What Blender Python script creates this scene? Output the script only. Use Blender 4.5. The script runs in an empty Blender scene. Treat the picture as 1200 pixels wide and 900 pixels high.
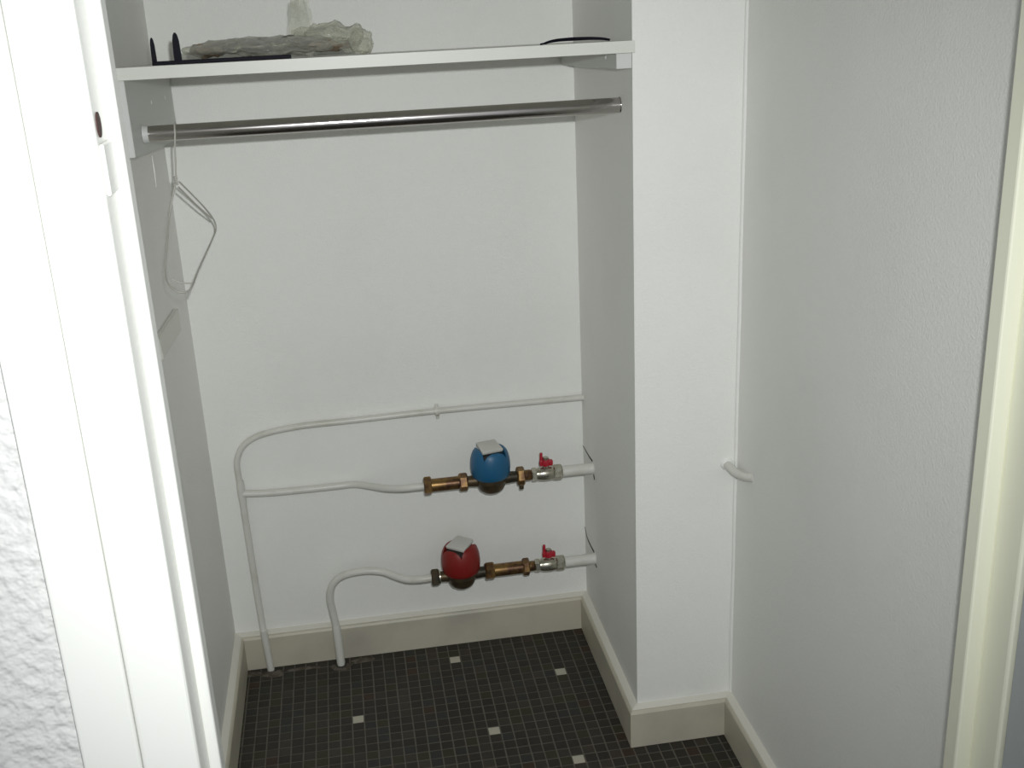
import bpy, bmesh, math, random
from mathutils import Vector, Matrix, noise
from bpy_extras.object_utils import world_to_camera_view

random.seed(7)
scene = bpy.context.scene
COL = scene.collection

# ------------------------------------------------------------------ camera
CAM_POS = Vector((0.3256, -2.3902, 1.5105))
YAW, PITCH, ROLL, FOCAL = -0.1450, -0.3397, 0.0467, 1303.84
rot = Matrix.Rotation(YAW, 3, 'Z') @ Matrix.Rotation(PITCH, 3, 'X') @ Matrix.Rotation(ROLL, 3, 'Y')
c_right, c_fwd, c_up = rot.col[0].copy(), rot.col[1].copy(), rot.col[2].copy()
cam_data = bpy.data.cameras.new('camera')
cam_data.sensor_width = 36
cam_data.lens = FOCAL / 1200 * 36
cam_data.clip_start = 0.02
cam = bpy.data.objects.new('camera', cam_data)
m3 = Matrix((c_right, c_up, -c_fwd)).transposed()
cam.matrix_world = Matrix.Translation(CAM_POS) @ m3.to_4x4()
COL.objects.link(cam)
scene.camera = cam

# ------------------------------------------------------------------ world: added ambient fill in place of hallway bounce, raised to lighten side walls
world = bpy.data.worlds.new('world')
scene.world = world
world.use_nodes = True
bg = world.node_tree.nodes['Background']
bg.inputs[0].default_value = (0.93, 0.96, 1.0, 1)
bg.inputs[1].default_value = 0.46

# ------------------------------------------------------------------ the camera's flash, a little right of and above the lens
fl = bpy.data.lights.new('flash', 'SPOT')
fl.energy = 79
fl.color = (0.97, 0.985, 1.0)
fl.spot_size = math.radians(81)
fl.spot_blend = 1.0
fl.shadow_soft_size = 0.012
flash = bpy.data.objects.new('flash', fl)
flash.matrix_world = Matrix.Translation(CAM_POS + c_right * 0.032 + c_up * 0.070) @ (Matrix.Rotation(math.radians(5), 3, 'Z') @ m3).to_4x4()
COL.objects.link(flash)

# ------------------------------------------------------------------ view
vs = scene.view_settings
vs.view_transform = 'Standard'
vs.look = 'None'
vs.gamma = 1
vs.use_curve_mapping = False
vs.exposure = 0.0


# ------------------------------------------------------------------ materials
def srgb(r, g, b):
    f = lambda v: (v / 255 / 12.92) if v <= 10 else ((v / 255 + 0.055) / 1.055) ** 2.4
    return (f(r), f(g), f(b), 1)


def material(name, col, rough=0.6, metal=0.0, bump=None, vary=None, spec=0.5, coat=0.0):
    """bump = (scale, strength, distance, detail); vary = (colour, scale, low, high)"""
    m = bpy.data.materials.new(name)
    m.use_nodes = True
    nt = m.node_tree
    b = nt.nodes['Principled BSDF']
    b.inputs['Base Color'].default_value = col
    b.inputs['Roughness'].default_value = rough
    b.inputs['Metallic'].default_value = metal
    b.inputs['Specular IOR Level'].default_value = spec
    b.inputs['Coat Weight'].default_value = coat
    tc = nt.nodes.new('ShaderNodeTexCoord')
    if vary:
        n = nt.nodes.new('ShaderNodeTexNoise')
        n.inputs['Scale'].default_value = vary[1]
        n.inputs['Detail'].default_value = 5
        nt.links.new(tc.outputs['Object'], n.inputs['Vector'])
        mr = nt.nodes.new('ShaderNodeMapRange')
        mr.inputs[1].default_value, mr.inputs[2].default_value = vary[2], vary[3]
        nt.links.new(n.outputs['Fac'], mr.inputs[0])
        mx = nt.nodes.new('ShaderNodeMix')
        mx.data_type = 'RGBA'
        mx.inputs[6].default_value = col
        mx.inputs[7].default_value = vary[0]
        nt.links.new(mr.outputs[0], mx.inputs[0])
        nt.links.new(mx.outputs[2], b.inputs['Base Color'])
    if bump:
        n = nt.nodes.new('ShaderNodeTexNoise')
        n.inputs['Scale'].default_value = bump[0]
        n.inputs['Detail'].default_value = bump[3] if len(bump) > 3 else 3
        nt.links.new(tc.outputs['Object'], n.inputs['Vector'])
        bp = nt.nodes.new('ShaderNodeBump')
        bp.inputs['Strength'].default_value = bump[1]
        bp.inputs['Distance'].default_value = bump[2]
        nt.links.new(n.outputs['Fac'], bp.inputs['Height'])
        nt.links.new(bp.outputs[0], b.inputs['Normal'])
    return m


WALL = (0.87, 0.875, 0.83, 1)
M = {}
M['wall'] = material('closet_wall_paint', WALL, 0.6, bump=(280, 0.7, 0.0012, 2), vary=((0.84, 0.845, 0.80, 1), 3.5, 0.5, 0.72))
M['stucco'] = material('coarse_stucco_paint', (0.65, 0.65, 0.63, 1), 0.6, bump=(70, 0.9, 0.007, 2))
M['ceiling'] = material('ceiling_paint', (0.75, 0.75, 0.73, 1), 0.8, bump=(150, 0.3, 0.001))
M['base'] = material('cream_baseboard_paint', (0.56, 0.53, 0.42, 1), 0.45, bump=(40, 0.1, 0.001), vary=((0.44, 0.42, 0.35, 1), 6, 0.5, 0.75))
M['bead'] = material('lit_bevel_paint', (0.72, 0.70, 0.62, 1), 0.35, bump=(60, 0.2, 0.0008))  # flash-lit look of the baseboard bevel, put into the colour
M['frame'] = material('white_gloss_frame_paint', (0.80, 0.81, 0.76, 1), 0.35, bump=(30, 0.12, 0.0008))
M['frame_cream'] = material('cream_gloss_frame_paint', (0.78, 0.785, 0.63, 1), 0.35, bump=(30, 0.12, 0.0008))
M['door'] = material('grey_door_paint', (0.42, 0.45, 0.45, 1), 0.4, bump=(30, 0.1, 0.0008))
M['shelf'] = material('white_melamine', (0.72, 0.73, 0.66, 1), 0.4, bump=(25, 0.05, 0.0005))
M['cleat'] = material('white_painted_wood', (0.64, 0.65, 0.62, 1), 0.5, bump=(60, 0.15, 0.0006))
M['pipe'] = material('white_pipe_paint', (0.68, 0.68, 0.62, 1), 0.35, bump=(120, 0.15, 0.0005), vary=((0.56, 0.55, 0.47, 1), 14, 0.52, 0.75))
M['chrome'] = material('brushed_chrome', (0.55, 0.52, 0.50, 1), 0.16, 1.0)
M['steel'] = material('white_metal_flange', (0.72, 0.72, 0.70, 1), 0.3)
M['wire'] = material('white_coated_wire', (0.52, 0.52, 0.46, 1), 0.4)
M['black'] = material('black_lacquered_metal', (0.006, 0.006, 0.012, 1), 0.55, spec=0.12)
M['blue'] = material('blue_plastic', (0.012, 0.110, 0.225, 1), 0.42)
M['red'] = material('red_plastic', (0.215, 0.012, 0.009, 1), 0.42)
M['redh'] = material('red_lacquer', (0.42, 0.015, 0.03, 1), 0.35)
M['lid'] = material('grey_plastic_lid', (0.58, 0.58, 0.53, 1), 0.45)
M['dark'] = material('dark_recess', (0.05, 0.05, 0.045, 1), 0.5)
M['brass'] = material('tarnished_brass', (0.27, 0.165, 0.06, 1), 0.36, 0.8, vary=((0.11, 0.06, 0.035, 1), 45, 0.42, 0.62), bump=(200, 0.2, 0.0006))
M['bronze'] = material('dark_bronze', (0.105, 0.075, 0.04, 1), 0.45, 0.6, vary=((0.05, 0.045, 0.03, 1), 30, 0.4, 0.65), bump=(150, 0.25, 0.0008))
M['nickel'] = material('nickel_plated_brass', (0.52, 0.50, 0.42, 1), 0.25, 0.9, vary=((0.30, 0.28, 0.2, 1), 90, 0.5, 0.7), bump=(260, 0.3, 0.0006))
M['slit'] = material('torn_wallpaper_edge', (0.04, 0.038, 0.033, 1), 0.8)
M['cement'] = material('grey_cement_smear', (0.13, 0.115, 0.095, 1), 0.9, bump=(160, 0.5, 0.002), vary=((0.075, 0.06, 0.045, 1), 60, 0.4, 0.6))
M['grout'] = material('grey_grout', (0.125, 0.115, 0.09, 1), 0.85, bump=(300, 0.3, 0.0005))
M['hallfloor'] = material('hall_floor', (0.12, 0.11, 0.10, 1), 0.6, bump=(80, 0.2, 0.001))
M['rust'] = material('rusty_brown_metal', (0.055, 0.018, 0.016, 1), 0.7)
M['whitetile'] = material('cream_mosaic_tile', (0.47, 0.45, 0.36, 1), 0.3, bump=(120, 0.05, 0.0004))
M['content'] = material('grey_green_metal', (0.16, 0.165, 0.14, 1), 0.3, 0.4, vary=((0.10, 0.075, 0.05, 1), 35, 0.45, 0.6))
M['content2'] = material('brown_paper_packet', (0.30, 0.23, 0.16, 1), 0.6, vary=((0.10, 0.08, 0.05, 1), 40, 0.4, 0.65))


def tile_material():
    m = bpy.data.materials.new('dark_brown_mosaic_tile')
    m.use_nodes = True
    nt = m.node_tree
    b = nt.nodes['Principled BSDF']
    b.inputs['Roughness'].default_value = 0.5
    b.inputs['Specular IOR Level'].default_value = 0.3
    oi = nt.nodes.new('ShaderNodeObjectInfo')
    ge = nt.nodes.new('ShaderNodeNewGeometry')
    ad = nt.nodes.new('ShaderNodeMath'); ad.operation = 'ADD'
    nt.links.new(oi.outputs['Random'], ad.inputs[0])
    nt.links.new(ge.outputs['Random Per Island'], ad.inputs[1])
    fr = nt.nodes.new('ShaderNodeMath'); fr.operation = 'FRACT'
    nt.links.new(ad.outputs[0], fr.inputs[0])
    cr = nt.nodes.new('ShaderNodeValToRGB')
    cr.color_ramp.interpolation = 'CONSTANT'
    el = cr.color_ramp.elements
    el[0].position = 0.0; el[0].color = (0.028, 0.0245, 0.019, 1)
    el[1].position = 0.30; el[1].color = (0.032, 0.027, 0.021, 1)
    for pos, c in ((0.55, (0.038, 0.032, 0.025, 1)), (0.72, (0.036, 0.033, 0.018, 1)), (0.82, (0.030, 0.029, 0.027, 1)),
                   (0.90, (0.046, 0.038, 0.029, 1)), (0.965, (0.044, 0.027, 0.018, 1))):
        e = el.new(pos); e.color = c
    nt.links.new(fr.outputs[0], cr.inputs[0])
    nt.links.new(cr.outputs[0], b.inputs['Base Color'])
    return m


M['tile'] = tile_material()


def film_material():
    m = bpy.data.materials.new('clear_crumpled_film')
    m.use_nodes = True
    nt = m.node_tree
    b = nt.nodes['Principled BSDF']
    b.inputs['Base Color'].default_value = (0.74, 0.74, 0.66, 1)
    b.inputs['Roughness'].default_value = 0.18
    tr = nt.nodes.new('ShaderNodeBsdfTransparent')
    tr.inputs[0].default_value = (0.93, 0.94, 0.88, 1)
    mx = nt.nodes.new('ShaderNodeMixShader')
    lw = nt.nodes.new('ShaderNodeLayerWeight')
    lw.inputs[0].default_value = 0.35
    mr = nt.nodes.new('ShaderNodeMapRange')
    mr.inputs[3].default_value = 0.20
    mr.inputs[4].default_value = 0.85
    nt.links.new(lw.outputs['Facing'], mr.inputs[0])
    nt.links.new(mr.outputs[0], mx.inputs[0])
    nt.links.new(tr.outputs[0], mx.inputs[1])
    nt.links.new(b.outputs[0], mx.inputs[2])
    tc = nt.nodes.new('ShaderNodeTexCoord')
    n = nt.nodes.new('ShaderNodeTexNoise')
    n.inputs['Scale'].default_value = 90
    n.inputs['Detail'].default_value = 2
    nt.links.new(tc.outputs['Object'], n.inputs['Vector'])
    bp = nt.nodes.new('ShaderNodeBump')
    bp.inputs['Strength'].default_value = 0.7
    bp.inputs['Distance'].default_value = 0.004
    nt.links.new(n.outputs['Fac'], bp.inputs['Height'])
    nt.links.new(bp.outputs[0], b.inputs['Normal'])
    out = nt.nodes['Material Output']
    nt.links.new(mx.outputs[0], out.inputs[0])
    return m


M['film'] = film_material()

# ------------------------------------------------------------------ object helpers
OFF = {}


def obj(name, bm, mat, parent=None, smooth=None):
    """link a bmesh given in world coordinates as ONE mesh object; smooth = auto-smooth angle in degrees"""
    off = OFF.get(parent.name, Vector()) if parent else Vector()
    bmesh.ops.recalc_face_normals(bm, faces=bm.faces[:])
    if off.length:
        bmesh.ops.translate(bm, verts=bm.verts[:], vec=-off)
    if smooth:
        lim = math.radians(smooth)
        for f in bm.faces:
            f.smooth = True
        for e in bm.edges:
            if len(e.link_faces) == 2 and e.calc_face_angle(0) > lim:
                e.smooth = False
    me = bpy.data.meshes.new(name)
    bm.to_mesh(me)
    bm.free()
    me.materials.append(M[mat])
    o = bpy.data.objects.new(name, me)
    COL.objects.link(o)
    if parent:
        o.parent = parent
        OFF[o.name] = off
    return o


def thing(name, label, cat, loc=(0, 0, 0), group=None):
    o = bpy.data.objects.new(name, None)
    o.empty_display_size = 0.05
    COL.objects.link(o)
    o.location = loc
    OFF[o.name] = Vector(loc)
    return tag(o, label, cat, group)


def tag(o, label, cat, group=None):
    o['label'] = label
    o['category'] = cat
    if group:
        o['group'] = group
    return o


def struct(name, bm, mat, label, cat, smooth=None):
    o = obj(name, bm, mat, None, smooth)
    o['kind'] = 'structure'
    return tag(o, label, cat)


def bx(bm, x0, x1, y0, y1, z0, z1, bev=0.0, seg=2):
    b2 = bmesh.new()
    bmesh.ops.create_cube(b2, size=1)
    for v in b2.verts:
        v.co = Vector((x0 + (v.co.x + .5) * (x1 - x0), y0 + (v.co.y + .5) * (y1 - y0), z0 + (v.co.z + .5) * (z1 - z0)))
    if bev:
        bmesh.ops.bevel(b2, geom=b2.edges[:], offset=bev, segments=seg, profile=0.5, affect='EDGES')
    merge(bm, b2)
    return bm


def merge(bm, b2, mat=None):
    if mat is not None:
        bmesh.ops.transform(b2, matrix=mat, verts=b2.verts[:])
    me = bpy.data.meshes.new('tmp')
    b2.to_mesh(me)
    b2.free()
    bm.from_mesh(me)
    bpy.data.meshes.remove(me)


def box(*a, **k):
    return bx(bmesh.new(), *a, **k)


def catmull(pts, n=8):
    P = [Vector(p) for p in pts]
    P = [P[0] * 2 - P[1]] + P + [P[-1] * 2 - P[-2]]
    out = []
    for i in range(1, len(P) - 2):
        for k in range(n):
            t = k / n
            a, b, c, d = P[i - 1], P[i], P[i + 1], P[i + 2]
            out.append(0.5 * ((2 * b) + (c - a) * t + (2 * a - 5 * b + 4 * c - d) * t * t + (3 * b - a - 3 * c + d) * t ** 3))
    out.append(P[-2])
    return out


def tube(pts, r, seg=14, bm=None, closed=False, flat=1.0):
    """sweep a circle along points; r number or function of 0..1"""
    bm = bm or bmesh.new()
    P = [Vector(p) for p in pts]
    n = len(P)
    rings = []
    up = None
    for i, p in enumerate(P):
        if closed:
            tg = (P[(i + 1) % n] - P[i - 1]).normalized()
        else:
            tg = (P[min(i + 1, n - 1)] - P[max(i - 1, 0)]).normalized()
        if up is None:
            up = Vector((0, 0, 1)) if abs(tg.z) < 0.9 else Vector((1, 0, 0))
        up = (up - tg * up.dot(tg)).normalized()
        sd = tg.cross(up)
        rr = r(i / (n - 1)) if callable(r) else r
        rings.append([bm.verts.new(p + (up * math.cos(2 * math.pi * k / seg) * flat + sd * math.sin(2 * math.pi * k / seg)) * rr) for k in range(seg)])
    pairs = list(zip(rings[:-1], rings[1:]))
    if closed:
        pairs.append((rings[-1], rings[0]))
    for a, b in pairs:
        for k in range(seg):
            bm.faces.new((a[k], a[(k + 1) % seg], b[(k + 1) % seg], b[k]))
    if not closed:
        bm.faces.new(rings[0][::-1])
        bm.faces.new(rings[-1])
    return bm


def lathe(profile, origin, axis='Z', seg=32, bm=None, phase=0.0):
    """revolve (radius, height) pairs about an axis through origin"""
    bm = bm or bmesh.new()
    o = Vector(origin)
    ax = {'X': (Vector((1, 0, 0)), Vector((0, 1, 0)), Vector((0, 0, 1))),
          'Y': (Vector((0, 1, 0)), Vector((0, 0, 1)), Vector((1, 0, 0))),
          'Z': (Vector((0, 0, 1)), Vector((1, 0, 0)), Vector((0, 1, 0)))}[axis]
    rings = []
    for r, h in profile:
        if r < 1e-6:
            rings.append([bm.verts.new(o + ax[0] * h)])
        else:
            rings.append([bm.verts.new(o + ax[0] * h + (ax[1] * math.cos(phase + 2 * math.pi * k / seg) + ax[2] * math.sin(phase + 2 * math.pi * k / seg)) * r) for k in range(seg)])
    for a, b in zip(rings[:-1], rings[1:]):
        for k in range(seg):
            q = (k + 1) % seg
            if len(a) == 1 and len(b) == 1:
                continue
            if len(a) == 1:
                bm.faces.new((a[0], b[q], b[k]))
            elif len(b) == 1:
                bm.faces.new((a[k], a[q], b[0]))
            else:
                bm.faces.new((a[k], a[q], b[q], b[k]))
    if len(rings[0]) > 1:
        bm.faces.new(rings[0][::-1])
    if len(rings[-1]) > 1:
        bm.faces.new(rings[-1])
    return bm


# ------------------------------------------------------------------ dimensions
P = 0.0264                       # mosaic pitch
T = 0.0194                       # baseboard thickness
XL, XR = -T, 31 * P + T          # niche side walls
YP = -0.4771                     # pier front
XW = 1.0412                      # right wall
YF = CAM_POS.y + 0.900           # front plane of the door frame
YS = YF + 0.044                  # front of the stop
YB = YF + 0.068                  # back of the stop
ZC = 2.50                        # ceiling

# ------------------------------------------------------------------ room shell
struct('wall_back', box(XL - 0.1, XW + 0.2, 0, 0.1, -0.05, ZC), 'wall', 'white textured back wall of the closet niche', 'wall')
struct('wall_left', box(XL - 0.1, XL, YB, 0, -0.05, ZC), 'wall', 'shaded white left side wall of the closet', 'wall')
pier = struct('wall_pier', box(XR, XW, YP, 0, -0.05, ZC), 'wall', 'white projecting pier right of the niche', 'wall')
struct('wall_right', box(XW, XW + 0.1, YB, 0, -0.05, ZC), 'wall', 'white textured right side wall of the closet', 'wall')
struct('ceiling', box(-1.4, 2.0, -3.2, 0.1, ZC, ZC + 0.08), 'ceiling', 'white ceiling above the closet', 'ceiling')
struct('wall_front_left', box(-1.4, 0.095, YF + 0.010, YB + 0.01, -0.05, ZC), 'stucco', 'coarse white stucco wall outside the closet, left of the door frame', 'wall')
struct('wall_front_right', box(1.01, 2.0, YF + 0.010, YB + 0.01, -0.05, ZC), 'stucco', 'coarse white stucco wall outside the closet, right of the door frame', 'wall')
struct('wall_front_top', box(0.095, 1.01, YF + 0.010, YB + 0.01, 2.16, ZC), 'stucco', 'stucco wall above the closet door opening', 'wall')

# rough bead of filler where pier and right wall meet
bm = bmesh.new()
pts = []
for k in range(60):
    z = 0.092 + (ZC - 0.092) * k / 59
    pts.append((XW - 0.001 + 0.002 * noise.noise((z * 6, 1, 0)), YP - 0.001 + 0.002 * noise.noise((z * 6, 7, 0)), z))
struct('trim_3', tube(pts, 0.0045, 10), 'wall', 'painted filler bead in the corner of pier and right wall', 'trim', 60)

# baseboards: one mitred profile along the walls
PROF = [(0, 0.001), (T, 0.001), (T, 0.082), (T - 0.003, 0.0865), (0.006, 0.092), (0, 0.0925)]
LIT_BEVEL = [(0, 0.0915), (0.0135, 0.0882), (0.0140, 0.0896), (0.0105, 0.0920), (0.0045, 0.0942), (0, 0.0950)]  # thin strip over the bevel that carries its painted brightness
LINE = [(XL, YB + 0.011), (XL, 0), (XR, 0), (XR, YP), (XW, YP), (XW, YB + 0.011)]


def offset_line(d):
    out = []
    n = len(LINE)
    nor = []
    for a, b in zip(LINE[:-1], LINE[1:]):
        v = Vector((b[0] - a[0], b[1] - a[1])).normalized()
        nor.append(Vector((v.y, -v.x)))
    for i in range(n):
        p = Vector(LINE[i])
        if i == 0:
            out.append(p + nor[0] * d)
        elif i == n - 1:
            out.append(p + nor[-1] * d)
        else:
            out.append(p + (nor[i - 1] + nor[i]) * d)
    return out


for i, (nm, lb) in enumerate((('baseboard_left', 'cream baseboard along the left closet wall'),
                              ('baseboard_back', 'cream baseboard along the back wall behind the pipes'),
                              ('baseboard_pier_side', 'cream baseboard along the niche side of the pier'),
                              ('baseboard_pier_front', 'short cream baseboard across the front of the pier'),
                              ('baseboard_right', 'cream baseboard along the right closet wall'))):
    bm = bmesh.new()
    ra, rb = [], []
    for d, z in PROF:
        ol = offset_line(d)
        ra.append(bm.verts.new((ol[i].x, ol[i].y, z)))
        rb.append(bm.verts.new((ol[i + 1].x, ol[i + 1].y, z)))
    n = len(PROF)
    for k in range(n):
        bm.faces.new((ra[k], ra[(k + 1) % n], rb[(k + 1) % n], rb[k]))
    bm.faces.new(ra[::-1])
    bm.faces.new(rb)
    bb = struct(nm, bm, 'base', lb, 'baseboard', 25)
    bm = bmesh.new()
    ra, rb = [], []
    for d, z in LIT_BEVEL:
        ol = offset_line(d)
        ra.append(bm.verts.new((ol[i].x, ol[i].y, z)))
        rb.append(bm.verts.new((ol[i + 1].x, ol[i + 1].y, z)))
    n = len(LIT_BEVEL)
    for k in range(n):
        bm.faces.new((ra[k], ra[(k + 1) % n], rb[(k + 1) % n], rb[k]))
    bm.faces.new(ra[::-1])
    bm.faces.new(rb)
    obj('lit_top_bevel', bm, 'bead', bb, 40)  # added pale strip, painted as the flash-lit baseboard top

# floor: grout bed and mosaic tiles
floor = struct('floor', box(XL - 0.05, XW + 0.05, YB + 0.02, 0.05, -0.06, -0.0009), 'grout', 'dark brown mosaic tile floor with scattered cream tiles', 'floor')
struct('floor_hall', box(-1.4, 2.0, -3.2, YB + 0.02, -0.06, -0.004), 'hallfloor', 'hall floor in front of the closet door', 'floor')
OX, OY, J = 0.00456, -0.0013, 0.0027
WHITE = {(9, 9), (18, 2), (27, 6), (20, 13), (26, 18)}


def tile_bm(bm, cx, cy, s=(P - J) / 2, top=0.0):
    c = 0.0004
    lo = [bm.verts.new((cx + a * s, cy + b * s, -0.0025)) for a, b in ((-1, -1), (1, -1), (1, 1), (-1, 1))]
    mi = [bm.verts.new((cx + a * s, cy + b * s, top - c)) for a, b in ((-1, -1), (1, -1), (1, 1), (-1, 1))]
    hi = [bm.verts.new((cx + a * (s - c), cy + b * (s - c), top)) for a, b in ((-1, -1), (1, -1), (1, 1), (-1, 1))]
    for k in range(4):
        q = (k + 1) % 4
        bm.faces.new((lo[k], lo[q], mi[q], mi[k]))
        bm.faces.new((mi[k], mi[q], hi[q], hi[k]))
    bm.faces.new(hi)


def shared_mesh(name, mat):
    bm = bmesh.new()
    tile_bm(bm, 0, 0)
    me = bpy.data.meshes.new(name)
    bm.to_mesh(me)
    bm.free()
    me.materials.append(M[mat])
    return me


bpy.context.view_layer.update()
tile_mesh, cream_mesh = shared_mesh('tile', 'tile'), shared_mesh('tile_cream', 'whitetile')
cells = []
for j in range(-1, 54):
    for i in range(-2, 41):
        cx, cy = OX + (i + 0.5) * P, -T - OY - (j + 0.5) * P
        if cx > XR + 0.02 and cy > YP + 0.02:
            continue
        if cx < XL - 0.02 or cx > XW + 0.02 or cy < YB + 0.03:
            continue
        v = world_to_camera_view(scene, cam, Vector((cx, cy, 0)))
        seen = -0.005 < v.x < 1.01 and -0.012 < v.y < 1 and cx > 0 and cy < -T and not (cx > XR - T and cy > YP - T) and cx < XW - T
        cells.append((not seen, v.y, i, j, cx, cy))
cells.sort()
rest = bmesh.new()
# cream tiles first so that each is a piece of its own
own = [c for c in cells if (c[2], c[3]) in WHITE] + [c for c in cells if (c[2], c[3]) not in WHITE]
for n, (hid, vy, i, j, cx, cy) in enumerate(own):
    w = (i, j) in WHITE
    if n < 300:
        o = bpy.data.objects.new('tile', cream_mesh if w else tile_mesh)
        o.location = (cx + random.uniform(-.0003, .0003), cy + random.uniform(-.0003, .0003), random.uniform(-.0003, .0002))
        o.parent = floor
        COL.objects.link(o)
        if w:
            o['label'] = 'cream mosaic tile among dark ones'
    else:
        tile_bm(rest, cx + random.uniform(-.0003, .0003), cy + random.uniform(-.0003, .0003), top=random.uniform(-.0003, .0002))
o = obj('mosaic_tiles', rest, 'tile', floor)
o['kind'] = 'stuff'


# cement smears by the pipe feet
def smear(cx, cy, rx, ry, seed, h=0.0025):
    bm = bmesh.new()
    n = 22
    top = bm.verts.new((cx, cy, h))
    r1, r2 = [], []
    for k in range(n):
        a = 2 * math.pi * k / n
        f = 1 + 0.45 * noise.noise((math.cos(a) * 1.6, math.sin(a) * 1.6, seed))
        y2 = min(cy + math.sin(a) * ry * f, -T - 0.0005)
        y1 = min(cy + math.sin(a) * ry * f * .6, -T - 0.0005)
        r1.append(bm.verts.new((cx + math.cos(a) * rx * f * .6, y1, h * 0.8)))
        r2.append(bm.verts.new((cx + math.cos(a) * rx * f, y2, -0.001)))
    for k in range(n):
        q = (k + 1) % n
        bm.faces.new((top, r1[k], r1[q]))
        bm.faces.new((r1[k], r2[k], r2[q], r1[q]))
    obj('cement_smear', bm, 'cement', floor, 60)


smear(0.060, -0.046, 0.034, 0.016, 1.3)
smear(0.125, -0.040, 0.045, 0.010, 4.1, 0.0012)
smear(0.222, -0.050, 0.026, 0.016, 2.7)
smear(0.275, -0.036, 0.040, 0.011, 5.9)
smear(0.012, -0.036, 0.030, 0.012, 7.7, 0.001)


# torn wallpaper slits where the pipes enter the pier
def slit(pts, w):
    obj('wallpaper_slit', tube(catmull(pts, 5), w, 6), 'slit', pier)


XS = XR - 0.0004
slit([(XS, -0.003, 0.486), (XS, -0.040, 0.4855), (XS, -0.075, 0.4860), (XS, -0.100, 0.4880)], lambda t: 0.0006 + 0.0014 * t)
slit([(XS, -0.112, 0.459), (XS, -0.116, 0.454), (XS, -0.118, 0.449)], 0.0014)
slit([(XS, -0.003, 0.272), (XS, -0.022, 0.2555), (XS, -0.060, 0.2520), (XS, -0.098, 0.2530)], lambda t: 0.0007 + 0.0012 * t)
slit([(XS, -0.110, 0.2265), (XS, -0.122, 0.2245)], 0.0012)

# a run of old paint on the left wall
wl = bpy.data.objects['wall_left']
obj('paint_run', tube([(XL + 0.0003, -0.176, 1.246), (XL + 0.0006, -0.1775, 1.225), (XL + 0.0003, -0.1800, 1.186)], lambda t: 0.0006 + 0.0016 * math.sin(math.pi * t), 8), 'frame', wl, 60)

# ------------------------------------------------------------------ door frame and door
tr1 = struct('trim_1', box(0.0955, 0.1465, YF, YB, -0.004, 2.16, bev=0.004, seg=3), 'frame', 'overexposed white door frame post on the left of the closet opening', 'door frame')
obj('architrave', box(0.0445, 0.0953, YF - 0.0015, YF + 0.012, -0.004, 2.21, bev=0.003, seg=3), 'frame', tr1)
obj('door_stop', box(0.146, 0.1575, YS, YB, -0.004, 2.12, bev=0.0025), 'frame', tr1)
# painted-over latch plate in the rabbet, with a rusty notch above it
plate = obj('latch_plate', box(0.1465, 0.1500, YF + 0.006, YS + 0.001, 1.373, 1.413, bev=0.0015), 'frame', tr1)
bm = lathe([(0, 0), (0.0085, 0.0003), (0.0085, 0.0012), (0, 0.0014)], (0.1463, YF + 0.016, 1.4270), 'X', 14)
for v in bm.verts:
    v.co.z = 1.4270 + (v.co.z - 1.4270) * 1.15
obj('latch_notch', bm, 'rust', plate, 40)

tr2 = struct('trim_2', box(0.962, 1.012, YF, YB, -0.004, 2.16, bev=0.003), 'frame_cream', 'cream door frame post on the right of the closet opening', 'door frame')
obj('door_stop', box(0.943, 0.963, YS, YB, -0.004, 2.12, bev=0.0025), 'frame_cream', tr2)
obj('architrave', box(1.0135, 1.065, YF - 0.005, YF + 0.012, -0.004, 2.21, bev=0.004), 'frame_cream', tr2)
tr4 = struct('trim_4', box(0.147, 0.962, YF, YB, 2.11, 2.16, bev=0.003), 'frame', 'white head of the closet door frame', 'door frame')
obj('door_stop', box(0.1575, 0.943, YS, YB, 2.095, 2.111, bev=0.0025), 'frame', tr4)

door = struct('door_1', box(0.966, 1.004, YF - 0.83, YF - 0.004, 0.008, 2.10, bev=0.002), 'door', 'grey door leaf standing open beside the right frame post', 'door')
for z in (0.30, 1.80):
    obj('hinge', lathe([(0.006, 0), (0.006, 0.08)], (0.961, YF - 0.004, z), 'Z', 12), 'steel', door, 40)
hd = obj('door_handle', lathe([(0.022, 0), (0.022, -0.006), (0.009, -0.008), (0.009, -0.045)], (0.966, YF - 0.77, 1.02), 'X', 20), 'steel', door, 40)
obj('lever', tube(catmull([(0.921, YF - 0.772, 1.02), (0.919, YF - 0.74, 1.021), (0.922, YF - 0.66, 1.018)]), 0.0085, 12), 'steel', hd, 60)

# ------------------------------------------------------------------ shelf, cleats, hanging rail
ZS = 1.4222
YSH = YP - 0.020
sh = thing('closet_shelf', 'white closet shelf board spanning the niche above the hanging rail', 'shelf', ((XL + XR) / 2, YSH / 2, ZS))
SLOPE = 0.039                    # shelf and cleats sag towards the back wall


def sag(bm):
    for v in bm.verts:
        v.co.z -= SLOPE * (v.co.y - YSH)
    return bm


obj('board', sag(box(XL + 0.001, XR - 0.001, YSH + 0.0012, -0.001, ZS - 0.018, ZS, bev=0.0006)), 'shelf', sh)
obj('front_edging', sag(box(XL + 0.001, XR - 0.0002, YSH, YSH + 0.0012, ZS - 0.0190, ZS + 0.0003)), 'shelf', sh)

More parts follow.
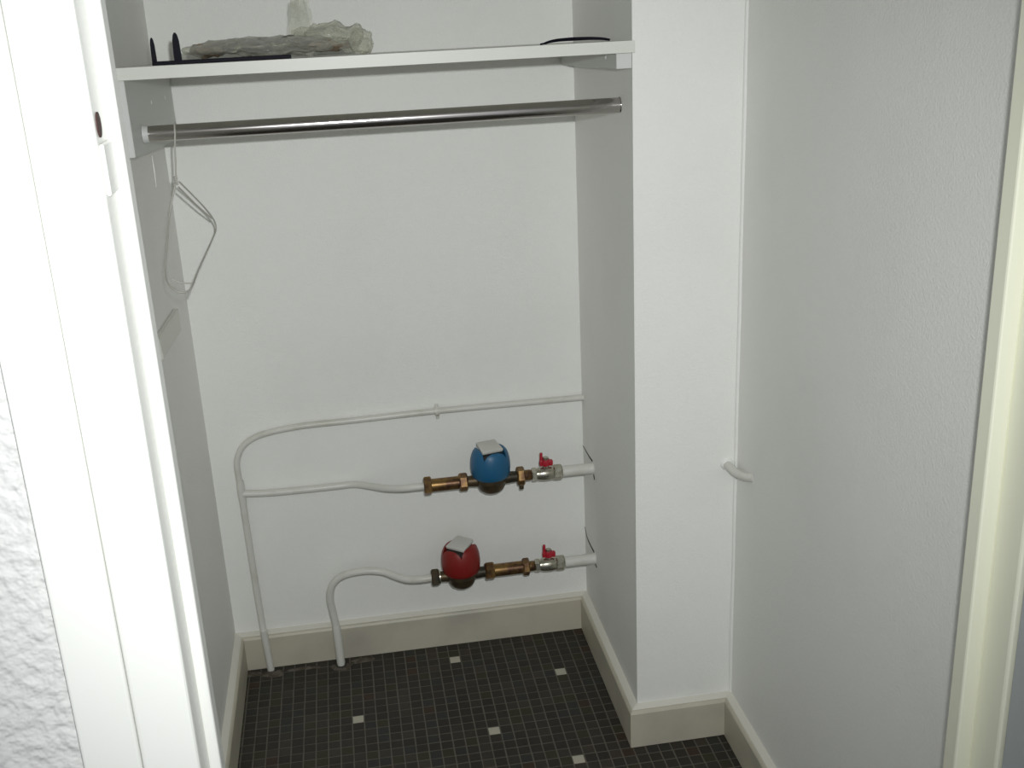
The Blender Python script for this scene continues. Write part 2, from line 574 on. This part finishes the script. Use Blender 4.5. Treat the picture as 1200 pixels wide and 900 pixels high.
# left cleat: deep board, lower edge falling slightly to the back
bm = bmesh.new()
prof = [(YP - 0.008, ZS - 0.0190), (YP - 0.008, 1.281), (-0.002, 1.252), (-0.002, ZS - 0.0190 - SLOPE * 0.487)]
a = [bm.verts.new((XL + 0.0005, y, z)) for y, z in prof]
b = [bm.verts.new((0.003 + 0.016 * (y + 0.485), y, z)) for y, z in prof]
for k in range(4):
    bm.faces.new((a[k], a[(k + 1) % 4], b[(k + 1) % 4], b[k]))
bm.faces.new(a[::-1]); bm.faces.new(b)
bmesh.ops.bevel(bm, geom=bm.edges[:], offset=0.001, segments=2, affect='EDGES')
cl = tag(obj('shelf_cleat', bm, 'cleat'), 'deep white side board under the shelf carrying the left rail end', 'cleat')
for y, z in ((-0.26, 1.350), (-0.10, 1.345)):
    obj('screw_head', lathe([(0, 0.0016), (0.0025, 0.0014), (0.0038, 0)], (0.003 + 0.016 * (y + 0.485), y, z), 'X', 12), 'steel', cl, 40)
cr_ = tag(obj('shelf_cleat', sag(box(XR - 0.0275, XR - 0.0005, YP + 0.001, -0.002, 1.3770, ZS - 0.0188, bev=0.001)), 'cleat'),
          'narrow white batten under the shelf against the pier', 'cleat')
obj('screw_head', lathe([(0.0038, 0), (0.0025, -0.0014), (0, -0.0016)], (XR - 0.0275, -0.40, 1.392), 'X', 12), 'steel', cr_, 40)

YR, ZR, RR = -0.388, 1.3075, 0.0135
rail = thing('hanging_rail', 'round chrome clothes rail below the white closet shelf', 'rail', ((XL + XR) / 2, YR, ZR))
obj('tube', lathe([(RR, 0), (RR, XR - 0.001 - 0.014)], (0.014, YR, ZR), 'X', 40), 'chrome', rail, 40)
obj('end_socket', lathe([(0.0155, 0), (0.0155, 0.002), (0.0143, 0.004), (0.0143, 0.0085), (0.0138, 0.0095)], (0.0050, YR, ZR), 'X', 32), 'cleat', rail, 40)
obj('end_socket', lathe([(0.0138, 0), (0.0145, 0.0010), (0.0147, 0.0018)], (XR - 0.002, YR, ZR), 'X', 32), 'chrome', rail, 40)

# batten left over on the left wall
bm = bmesh.new()
prof = [(-0.455, 0.966), (-0.435, 0.920), (-0.19, 0.903), (-0.19, 0.950)]
a = [bm.verts.new((XL + 0.0003, y, z)) for y, z in prof]
b = [bm.verts.new((XL + 0.009, y, z)) for y, z in prof]
for k in range(4):
    bm.faces.new((a[k], a[(k + 1) % 4], b[(k + 1) % 4], b[k]))
bm.faces.new(a[::-1]); bm.faces.new(b)
bmesh.ops.bevel(bm, geom=bm.edges[:], offset=0.0015, segments=2, affect='EDGES')
tag(obj('wall_batten', bm, 'shelf'), 'short white batten fixed low on the left closet wall', 'batten')

# ------------------------------------------------------------------ wire hanger on the rail
hx = 0.0585
neck = Vector((0.0475, YR, 1.2255))
hg = thing('coat_hanger', 'thin white wire coat hanger hanging sideways from the chrome rail', 'hanger', (hx, YR, ZR))
R_ = RR + 0.0017
hook = []
for k in range(15):
    an = math.radians(-40 + 215 * k / 14)        # from behind the rail over its top to the front
    hook.append(Vector((hx + 0.001, YR + math.cos(an) * R_, ZR + math.sin(an) * R_)))
hook += [Vector((hx - 0.003, YR - R_ + 0.001, ZR - 0.025)), Vector((hx - 0.006, YR - 0.008, ZR - 0.050)), Vector((neck.x, neck.y, neck.z))]
obj('hook', tube(hook, 0.0015, 8), 'wire', hg, 60)
tw = [neck + Vector((math.cos(k * 1.1) * 0.0024, math.sin(k * 1.1) * 0.0024, 0.008 - k * 0.0006)) for k in range(26)]
obj('twist', tube(tw, 0.0014, 6), 'wire', hg, 60)
loop = [(0.0465, -0.392, 1.222), (0.0312, -0.40, 1.1725), (0.0287, -0.46, 1.1326), (0.029, -0.52, 1.1005), (0.0367, -0.565, 1.0863), (0.0527, -0.585, 1.0778), (0.0651, -0.58, 1.0748),
        (0.0721, -0.555, 1.0765), (0.0738, -0.47, 1.0823), (0.0775, -0.38, 1.089), (0.0809, -0.26, 1.0951), (0.0828, -0.2, 1.1011), (0.0823, -0.205, 1.1187), (0.0773, -0.26, 1.1502),
        (0.0665, -0.32, 1.1849), (0.0518, -0.38, 1.2227)]
obj('frame_wire', tube(catmull(loop, 6), 0.0016, 8), 'wire', hg, 60)
obj('shoulder_wire', tube(catmull([(0.0491, -0.38, 1.214), (0.0651, -0.3, 1.1676), (0.081, -0.23, 1.1284)], 6), 0.0014, 8), 'wire', hg, 60)
obj('bottom_wire', tube(catmull([(0.0378, -0.53, 1.0863), (0.0515, -0.53, 1.0790), (0.0690, -0.53, 1.0760)], 6), 0.0014, 8), 'wire', hg, 60)

# ------------------------------------------------------------------ things on the shelf
ZT = ZS + 0.0004 - 0.0009
br = thing('metal_bracket', 'black metal bracket with two upright prongs on the left shelf end', 'bracket', (0.16, -0.455, ZT))
yb = -0.462
obj('base_bar', box(0.0475, 0.268, yb - 0.004, yb + 0.004, ZT, ZT + 0.0062, bev=0.001), 'black', br)
obj('rear_bar', box(0.083, 0.262, yb + 0.030, yb + 0.036, ZT, ZT + 0.005, bev=0.001), 'black', br)


def prong(x, y, w, h, lean):
    bm = bmesh.new()
    pr = [(0, w), (0.3, w), (0.75, w * .85), (0.93, w * .55), (1, w * .15)]
    L, Rr = [], []
    for t, ww in pr:
        for lst, d in ((L, -0.0022), (Rr, 0.0022)):
            lst.append((bm.verts.new((x - ww / 2 + lean * t, y + d, ZT + h * t)), bm.verts.new((x + ww / 2 + lean * t, y + d, ZT + h * t))))
    for k in range(len(pr) - 1):
        for lst in (L, Rr):
            bm.faces.new((lst[k][0], lst[k][1], lst[k + 1][1], lst[k + 1][0]))
        for s in (0, 1):
            bm.faces.new((L[k][s], L[k + 1][s], Rr[k + 1][s], Rr[k][s]))
    bm.faces.new((L[0][0], L[0][1], Rr[0][1], Rr[0][0]))
    bm.faces.new((L[-1][0], L[-1][1], Rr[-1][1], Rr[-1][0]))
    obj('prong', bm, 'black', br)


prong(0.0515, yb, 0.0075, 0.043, 0.0)
prong(0.0885, yb, 0.0118, 0.0490, 0.0)
obj('cross_bar', box(0.0845, 0.0925, yb - 0.002, yb + 0.036, ZT, ZT + 0.005, bev=0.001), 'black', br)

bag = thing('plastic_bag', 'crumpled clear plastic bag of fittings lying on the shelf', 'bag', (0.25, -0.33, ZT))


def crumple(bm, amp, sc, seed, floor_z=ZT - 0.0050):
    for v in bm.verts:
        q = v.co * sc + Vector((seed, seed * 2.3, seed * .7))
        d = noise.noise_vector(q) * amp + noise.noise_vector(q * 2.7) * amp * 0.5
        rid = 1 - abs(noise.noise(q * 1.9)) * 2
        v.co += d + Vector((0, 0, amp * 0.7 * rid))
        v.co.z = max(v.co.z, floor_z + 0.0003)


def blob(cx, cy, cz, rx, ry, rz, amp, sc, seed, sub=4):
    bm = bmesh.new()
    bmesh.ops.create_icosphere(bm, subdivisions=sub, radius=1)
    for v in bm.verts:
        n = v.co.copy()
        v.co = Vector((cx + n.x * rx, cy + n.y * ry, cz + n.z * rz))
    crumple(bm, amp, sc, seed)
    return bm


film = bmesh.new()
merge(film, blob(0.225, -0.36, ZT + 0.015, 0.140, 0.055, 0.014, 0.007, 20, 3.1, 5))
merge(film, blob(0.330, -0.34, ZT + 0.022, 0.062, 0.045, 0.021, 0.011, 34, 8.4, 4))
merge(film, blob(0.386, -0.36, ZT + 0.015, 0.020, 0.024, 0.021, 0.007, 50, 5.2, 4))
# upright flap of film
fb = bmesh.new()
nx, nz = 10, 16
grid = []
for r in range(nz + 1):
    row = []
    for k in range(nx + 1):
        u, w = k / nx, r / nz
        hw = 0.019 * (1.25 - 0.45 * w)
        x = 0.287 + (u - .5) * 2 * hw + 0.004 * noise.noise((w * 4, 3, 1))
        top = 0.077 + 0.020 * (0.5 + noise.noise((u * 3.5, 5.5, 2)))
        y = -0.33 + 0.012 * noise.noise((u * 3, w * 4, 9)) + 0.006 * math.sin(u * 7)
        row.append(fb.verts.new((x, y, ZT + 0.020 + w * (top - 0.012))))
    grid.append(row)
for r in range(nz):
    for k in range(nx):
        fb.faces.new((grid[r][k], grid[r][k + 1], grid[r + 1][k + 1], grid[r + 1][k]))
merge(film, fb)
obj('film', film, 'film', bag, 35)
obj('contents', blob(0.232, -0.345, ZT + 0.017, 0.112, 0.042, 0.0105, 0.005, 30, 1.7, 4), 'content', bag, 40)
obj('packet', blob(0.315, -0.345, ZT + 0.013, 0.062, 0.034, 0.011, 0.005, 40, 6.6, 4), 'content2', bag, 40)
obj('packet', blob(0.130, -0.350, ZT + 0.014, 0.034, 0.030, 0.011, 0.005, 40, 2.2, 4), 'content2', bag, 40)

strap = thing('black_strap', 'thin black flat strap lying curved on the right shelf end', 'strap', (0.75, -0.46, ZT))
pts = [(0.688, -0.474, ZT + 0.0026), (0.698, -0.470, ZT + 0.0048), (0.715, -0.462, ZT + 0.0062), (0.742, -0.455, ZT + 0.0064), (0.770, -0.455, ZT + 0.0060), (0.790, -0.460, ZT + 0.0046), (0.801, -0.468, ZT + 0.0026)]
obj('band', tube(catmull(pts, 6), lambda t: 0.0030 - 0.0010 * abs(2 * t - 1), 8), 'black', strap, 60)
obj('end_tip', tube([(0.680, -0.476, ZT + 0.0016), (0.689, -0.4735, ZT + 0.0028)], 0.0015, 8), 'black', strap, 60)

# ------------------------------------------------------------------ white water pipes
RP = 0.0080
YA = -0.0125
cw = thing('water_pipe', 'white painted pipe looping along the back wall and down its left corner to the floor', 'pipe', (0.0545, -0.0285, 0))
main = [(XR + 0.002, YA - 0.004, 0.6130), (0.70, YA, 0.6125), (0.50, YA, 0.6135), (0.30, YA, 0.6105), (0.20, YA, 0.6095), (0.135, YA, 0.6040), (0.090, YA, 0.5945), (0.058, YA, 0.575), (0.0415, YA, 0.545),
        (0.0385, YA, 0.515), (0.0405, YA, 0.47), (0.0410, YA, 0.40), (0.0425, YA, 0.30), (0.0445, YA - 0.001, 0.20), (0.0475, -0.020, 0.13), (0.050, -0.0285, 0.098), (0.0525, -0.0285, 0.05), (0.0545, -0.0285, 0.0005)]
obj('main_tube', tube(catmull(main, 6), lambda t: RP * 0.90 if t < .62 else RP, 14), 'pipe', cw, 60)
YM, ZB, ZRD = -0.105, 0.472, 0.2395
branch = [(0.0405, YA - 0.001, 0.4600), (0.10, YA - 0.002, 0.4555), (0.18, YA - 0.003, 0.4545), (0.25, YA - 0.003, 0.4545), (0.295, -0.018, 0.4555), (0.330, -0.040, 0.4570), (0.365, -0.075, 0.4630), (0.400, -0.098, 0.4690), (0.430, YM, ZB), (0.4485, YM, ZB)]
obj('branch_tube', tube(catmull(branch, 6), RP * 1.03, 14), 'pipe', cw, 60)
obj('solder_joint', tube(catmull([(0.0405, YA, 0.492), (0.0405, YA, 0.47), (0.0408, YA, 0.43)], 6), lambda t: RP * (1.0 + 0.18 * math.sin(t * math.pi)), 14), 'pipe', cw, 60)
obj('floor_sleeve', tube([(0.0495, -0.0280, 0.11), (0.0522, -0.0290, 0.05), (0.0545, -0.0290, 0.0006)], RP * 1.08, 14), 'pipe', cw, 60)
cp = obj('pipe_clip', lathe([(RP * 1.3, -0.005), (RP * 1.35, 0), (RP * 1.3, 0.005)], (0.497, YA, 0.6135), 'X', 16), 'pipe', cw, 40)
obj('clip_lug', tube([(0.497, YA - 0.006, 0.604), (0.497, YA - 0.007, 0.5975)], lambda t: 0.0042 - .001 * t, 10), 'pipe', cp, 60)
obj('clip_lug', tube([(0.497, YA, 0.622), (0.497, YA + .003, 0.630)], lambda t: 0.005 - .002 * t, 10), 'pipe', cp, 60)

hw = thing('water_pipe', 'short white painted pipe bending from the floor to the red meter', 'pipe', (0.2216, -0.048, 0))
hot = [(0.2216, -0.0480, 0.0005), (0.2210, -0.0460, 0.05), (0.2195, -0.042, 0.10), (0.2150, -0.040, 0.145), (0.2125, -0.041, 0.176), (0.2170, -0.043, 0.206), (0.2310, -0.045, 0.229), (0.2550, -0.047, 0.242),
       (0.2850, -0.050, 0.2475), (0.3150, -0.053, 0.2475), (0.3430, -0.058, 0.2430), (0.3660, -0.072, 0.2380), (0.3920, -0.092, 0.2360), (0.420, -0.103, 0.2380), (0.4450, YM, ZRD), (0.456, YM, ZRD)]
obj('tube', tube(catmull(hot, 6), RP * 1.12, 14), 'pipe', hw, 60)
obj('floor_sleeve', tube(catmull([(0.2192, -0.0420, 0.108), (0.2197, -0.0427, 0.095), (0.2210, -0.0460, 0.05), (0.2215, -0.0478, 0.0075)], 4), lambda t: RP * (1.12 + 0.14 * math.sin(min(t * 3, 1) * math.pi * .5)), 14), 'pipe', hw, 60)
obj('cut_hole', lathe([(0.0125, 0.0012), (0.0125, 0.0034), (0.006, 0.0034)], (0.2222, -0.0490, 0), 'Z', 20), 'slit', hw, 40)

for z, lb in ((ZB, 'thick white pipe stub running from the valve at the blue meter into the pier'),
              (ZRD, 'thick white pipe stub running from the valve at the red meter into the pier')):
    sp = thing('supply_pipe', lb, 'pipe', (0.80, YM, z))
    x0 = 0.762
    obj('tube', lathe([(0.0128, 0), (0.0128, XR + 0.004 - x0)], (x0, YM, z), 'X', 20), 'pipe', sp, 40)
    obj('paint_collar', lathe([(0.0129, 0), (0.0133, 0.002), (0.0133, 0.006), (0.0130, 0.008)], (XR - 0.008, YM, z), 'X', 20), 'pipe', sp, 60)

st = thing('pipe_stub', 'small bent white pipe in the corner between pier and right wall', 'pipe', (XW, -0.52, 0.62))
pts = [(1.0215, YP + 0.004, 0.6200), (1.0220, YP - 0.018, 0.6190), (1.0260, YP - 0.042, 0.6180), (1.0330, YP - 0.066, 0.6200), (XW + 0.004, YP - 0.086, 0.6250)]
obj('tube', tube(catmull(pts, 6), 0.0085, 14), 'pipe', st, 60)
obj('wall_filler', lathe([(0.0130, 0.0), (0.0105, -0.004), (0.0085, -0.006)], (1.0215, YP - 0.0002, 0.6200), 'Y', 16), 'wall', st, 60)


# ------------------------------------------------------------------ meters, couplings and valves
def hexnut(x, L, r, y, z, phase):
    return lathe([(r * 0.88, 0), (r, L * 0.16), (r, L * 0.84), (r * 0.88, L)], (x, y, z), 'X', 6, phase=phase)


def apply_boolean(o, cutter_bm):
    me = bpy.data.meshes.new('cut')
    bmesh.ops.recalc_face_normals(cutter_bm, faces=cutter_bm.faces[:])
    cutter_bm.to_mesh(me); cutter_bm.free()
    c = bpy.data.objects.new('cut', me)
    COL.objects.link(c)
    md = o.modifiers.new('cut', 'BOOLEAN')
    md.operation = 'DIFFERENCE'; md.object = c; md.solver = 'EXACT'
    bpy.context.view_layer.update()
    dg = bpy.context.evaluated_depsgraph_get()
    new = bpy.data.meshes.new_from_object(o.evaluated_get(dg))
    o.modifiers.remove(md)
    old = o.data
    o.data = new
    bpy.data.objects.remove(c)
    bpy.data.meshes.remove(old)
    new.name = o.name


def meter(x, z, col, ang, label, xin, xout):
    w = thing('water_meter', label, 'water meter', (x, YM, z))
    obj('body', lathe([(0, -0.0305), (0.012, -0.0303), (0.020, -0.0280), (0.0275, -0.022), (0.0325, -0.012), (0.0335, -0.004), (0.0352, -0.002), (0.0362, 0.010), (0.036, 0.012), (0, 0.012)], (x, YM, z), 'Z', 36), 'bronze', w, 35)
    obj('inlet', lathe([(0.0125, 0), (0.0125, 0.006), (0.016, x - xin - 0.010), (0.016, x - xin)], (xin, YM, z), 'X', 20), 'bronze', w, 40)
    obj('outlet', lathe([(0.016, 0), (0.016, 0.010), (0.0125, xout - x - 0.006), (0.0125, xout - x)], (x, YM, z), 'X', 20), 'bronze', w, 40)
    prof = [(0, 0.0085), (0.0390, 0.0085), (0.0418, 0.012), (0.0437, 0.019), (0.0449, 0.030), (0.0448, 0.042), (0.0438, 0.052), (0.0418, 0.061), (0.0388, 0.069), (0.0345, 0.0745), (0.029, 0.0770), (0, 0.0775)]
    shell = obj('register_housing', lathe(prof, (x, YM, z), 'Z', 48), col, w, 35)
    cut = box(-0.0262, 0.0262, -0.0335, 0.050, 0.0600, 0.11)
    bmesh.ops.transform(cut, matrix=Matrix.Translation((x, YM, z)) @ Matrix.Rotation(ang, 4, 'Z'), verts=cut.verts[:])
    apply_boolean(shell, cut)
    for p_ in shell.data.polygons:
        p_.use_smooth = True
    shell.data.set_sharp_from_angle(angle=math.radians(35))
    # register face, hinge block and lid sit in the cut
    org = Matrix.Translation((x, YM, z)) @ Matrix.Rotation(ang, 4, 'Z')
    fc = box(-0.0225, 0.0225, -0.0240, 0.022, 0.0595, 0.0670)
    bmesh.ops.transform(fc, matrix=org, verts=fc.verts[:])
    obj('register_face', fc, 'dark', w)
    ld = box(-0.0250, 0.0250, -0.0225, 0.0245, -0.0035, 0.0050, bev=0.0025, seg=3)
    for v in ld.verts:
        if v.co.y > 0:
            v.co.x *= 1 - 5.5 * v.co.y * 0.9
    bmesh.ops.transform(ld, matrix=org @ Matrix.Translation((0, 0.0010, 0.0770)) @ Matrix.Rotation(math.radians(9), 4, 'X'), verts=ld.verts[:])
    lid = obj('lid', ld, 'lid', w, 30)
    hb = box(-0.012, 0.012, 0.020, 0.027, 0.0665, 0.076, bev=0.0015)
    bmesh.ops.transform(hb, matrix=org, verts=hb.verts[:])
    obj('lid_hinge', hb, 'lid', lid)
    return w


def coupling(x0, x1, z, label, l0, l1):
    """brass spacer tube between two union nuts; l0, l1 nut lengths"""
    t = thing('brass_coupling', label, 'coupling', ((x0 + x1) / 2, YM, z))
    obj('tube', lathe([(0.0150, 0), (0.0150, x1 - x0 - 0.004)], (x0 + 0.002, YM, z), 'X', 24), 'brass', t, 40)
    obj('union_nut', hexnut(x0, l0, 0.0215, YM, z, 0.4), 'brass', t)
    obj('union_nut', hexnut(x1 - l1, l1, 0.0205, YM, z, 0.15), 'brass', t)
    return t


def valve(x0, x1, z, label):
    t = thing('ball_valve', label, 'valve', ((x0 + x1) / 2, YM, z))
    L = x1 - x0
    obj('body', lathe([(0.0125, 0), (0.0135, 0.002), (0.0135, L * .18), (0.0152, L * .24), (0.0166, L * .40), (0.0166, L * .55), (0.0152, L * .68), (0.0150, L * .70)], (x0, YM, z), 'X', 24), 'nickel', t, 30)
    obj('hex_end', hexnut(x1 - L * .31, L * .31, 0.0178, YM, z, 0.25), 'nickel', t)
    obj('hex_end', hexnut(x0 - 0.001, L * .17, 0.0160, YM, z, 0.35), 'nickel', t)
    xs = x0 + L * .46
    obj('stem', lathe([(0.0075, 0.010), (0.0075, 0.022), (0.0055, 0.024), (0.0055, 0.032)], (xs, YM, z), 'Z', 16), 'nickel', t, 40)
    # butterfly handle: hub with two finger wings, the left one cranked upright
    bm = lathe([(0.0065, 0.0190), (0.0100, 0.0205), (0.0108, 0.0300), (0.0095, 0.0345), (0, 0.0348)], (xs, YM, z), 'Z', 18)
    bx(bm, xs + 0.004, xs + 0.0165, YM - 0.0075, YM + 0.0035, z + 0.0195, z + 0.0335, bev=0.003)
    bx(bm, xs - 0.0145, xs - 0.004, YM - 0.0060, YM + 0.0035, z + 0.0195, z + 0.0345, bev=0.003)
    tube([(xs - 0.0095, YM - 0.001, z + 0.029), (xs - 0.0095, YM + 0.000, z + 0.040), (xs - 0.0092, YM + 0.001, z + 0.0505)], lambda t: 0.0040 - 0.0008 * t, 10, bm)
    hd = obj('handle', bm, 'redh', t, 35)
    obj('handle_nut', lathe([(0.0072, 0.0345), (0.0072, 0.0395), (0.004, 0.0405)], (xs, YM, z), 'Z', 6), 'nickel', hd)
    return t


# upper run: coupling, blue meter, nut, valve
coupling(0.4490, 0.5480, ZB, 'tarnished brass coupling with two hex nuts left of the blue meter', 0.017, 0.020)
meter(0.6015, ZB, 'blue', math.radians(13), 'blue domed water meter with grey lid in the upper pipe run', 0.5465, 0.662)
un = thing('union_nut', 'tarnished brass hex nut between blue meter and its valve', 'nut', (0.669, YM, ZB))
obj('nut', hexnut(0.660, 0.018, 0.0215, YM, ZB, 0.1), 'brass', un)
obj('tail', lathe([(0.0125, 0), (0.0125, 0.014), (0.0112, 0.016), (0.0112, 0.020)], (0.677, YM, ZB), 'X', 20), 'brass', un, 40)
obj('seal_lug', box(0.664, 0.674, YM - 0.012, YM - 0.004, ZB - 0.029, ZB - 0.016, bev=0.002), 'bronze', un)
valve(0.6955, 0.7650, ZB, 'nickel ball valve with red butterfly handle right of the blue meter')

# lower run: nut, red meter, coupling, valve
un = thing('union_nut', 'small brown hex nut joining white pipe to red meter', 'nut', (0.458, YM, ZRD))
obj('nut', hexnut(0.4500, 0.018, 0.0200, YM, ZRD, 0.3), 'bronze', un)
obj('washer', lathe([(0.0165, 0), (0.0165, 0.003)], (0.4680, YM, ZRD), 'X', 20), 'nickel', un, 40)
meter(0.5205, ZRD, 'red', math.radians(-40), 'red domed water meter with grey lid in the lower pipe run', 0.4705, 0.5770)
coupling(0.5750, 0.6800, ZRD, 'tarnished brass coupling with two hex nuts right of the red meter', 0.022, 0.016)
un = thing('pipe_nipple', 'short brass nipple between lower coupling and its valve', 'nipple', (0.685, YM, ZRD))
obj('collar', lathe([(0.0120, 0), (0.0120, 0.010), (0.0112, 0.012)], (0.6795, YM, ZRD), 'X', 20), 'brass', un, 40)
obj('thread', lathe([(0.0105, 0), (0.0118, 0.0015), (0.0105, 0.003), (0.0105, 0.0045)], (0.6905, YM, ZRD), 'X', 20), 'brass', un)
valve(0.6940, 0.7640, ZRD, 'nickel ball valve with red butterfly handle right of the lower brass coupling')
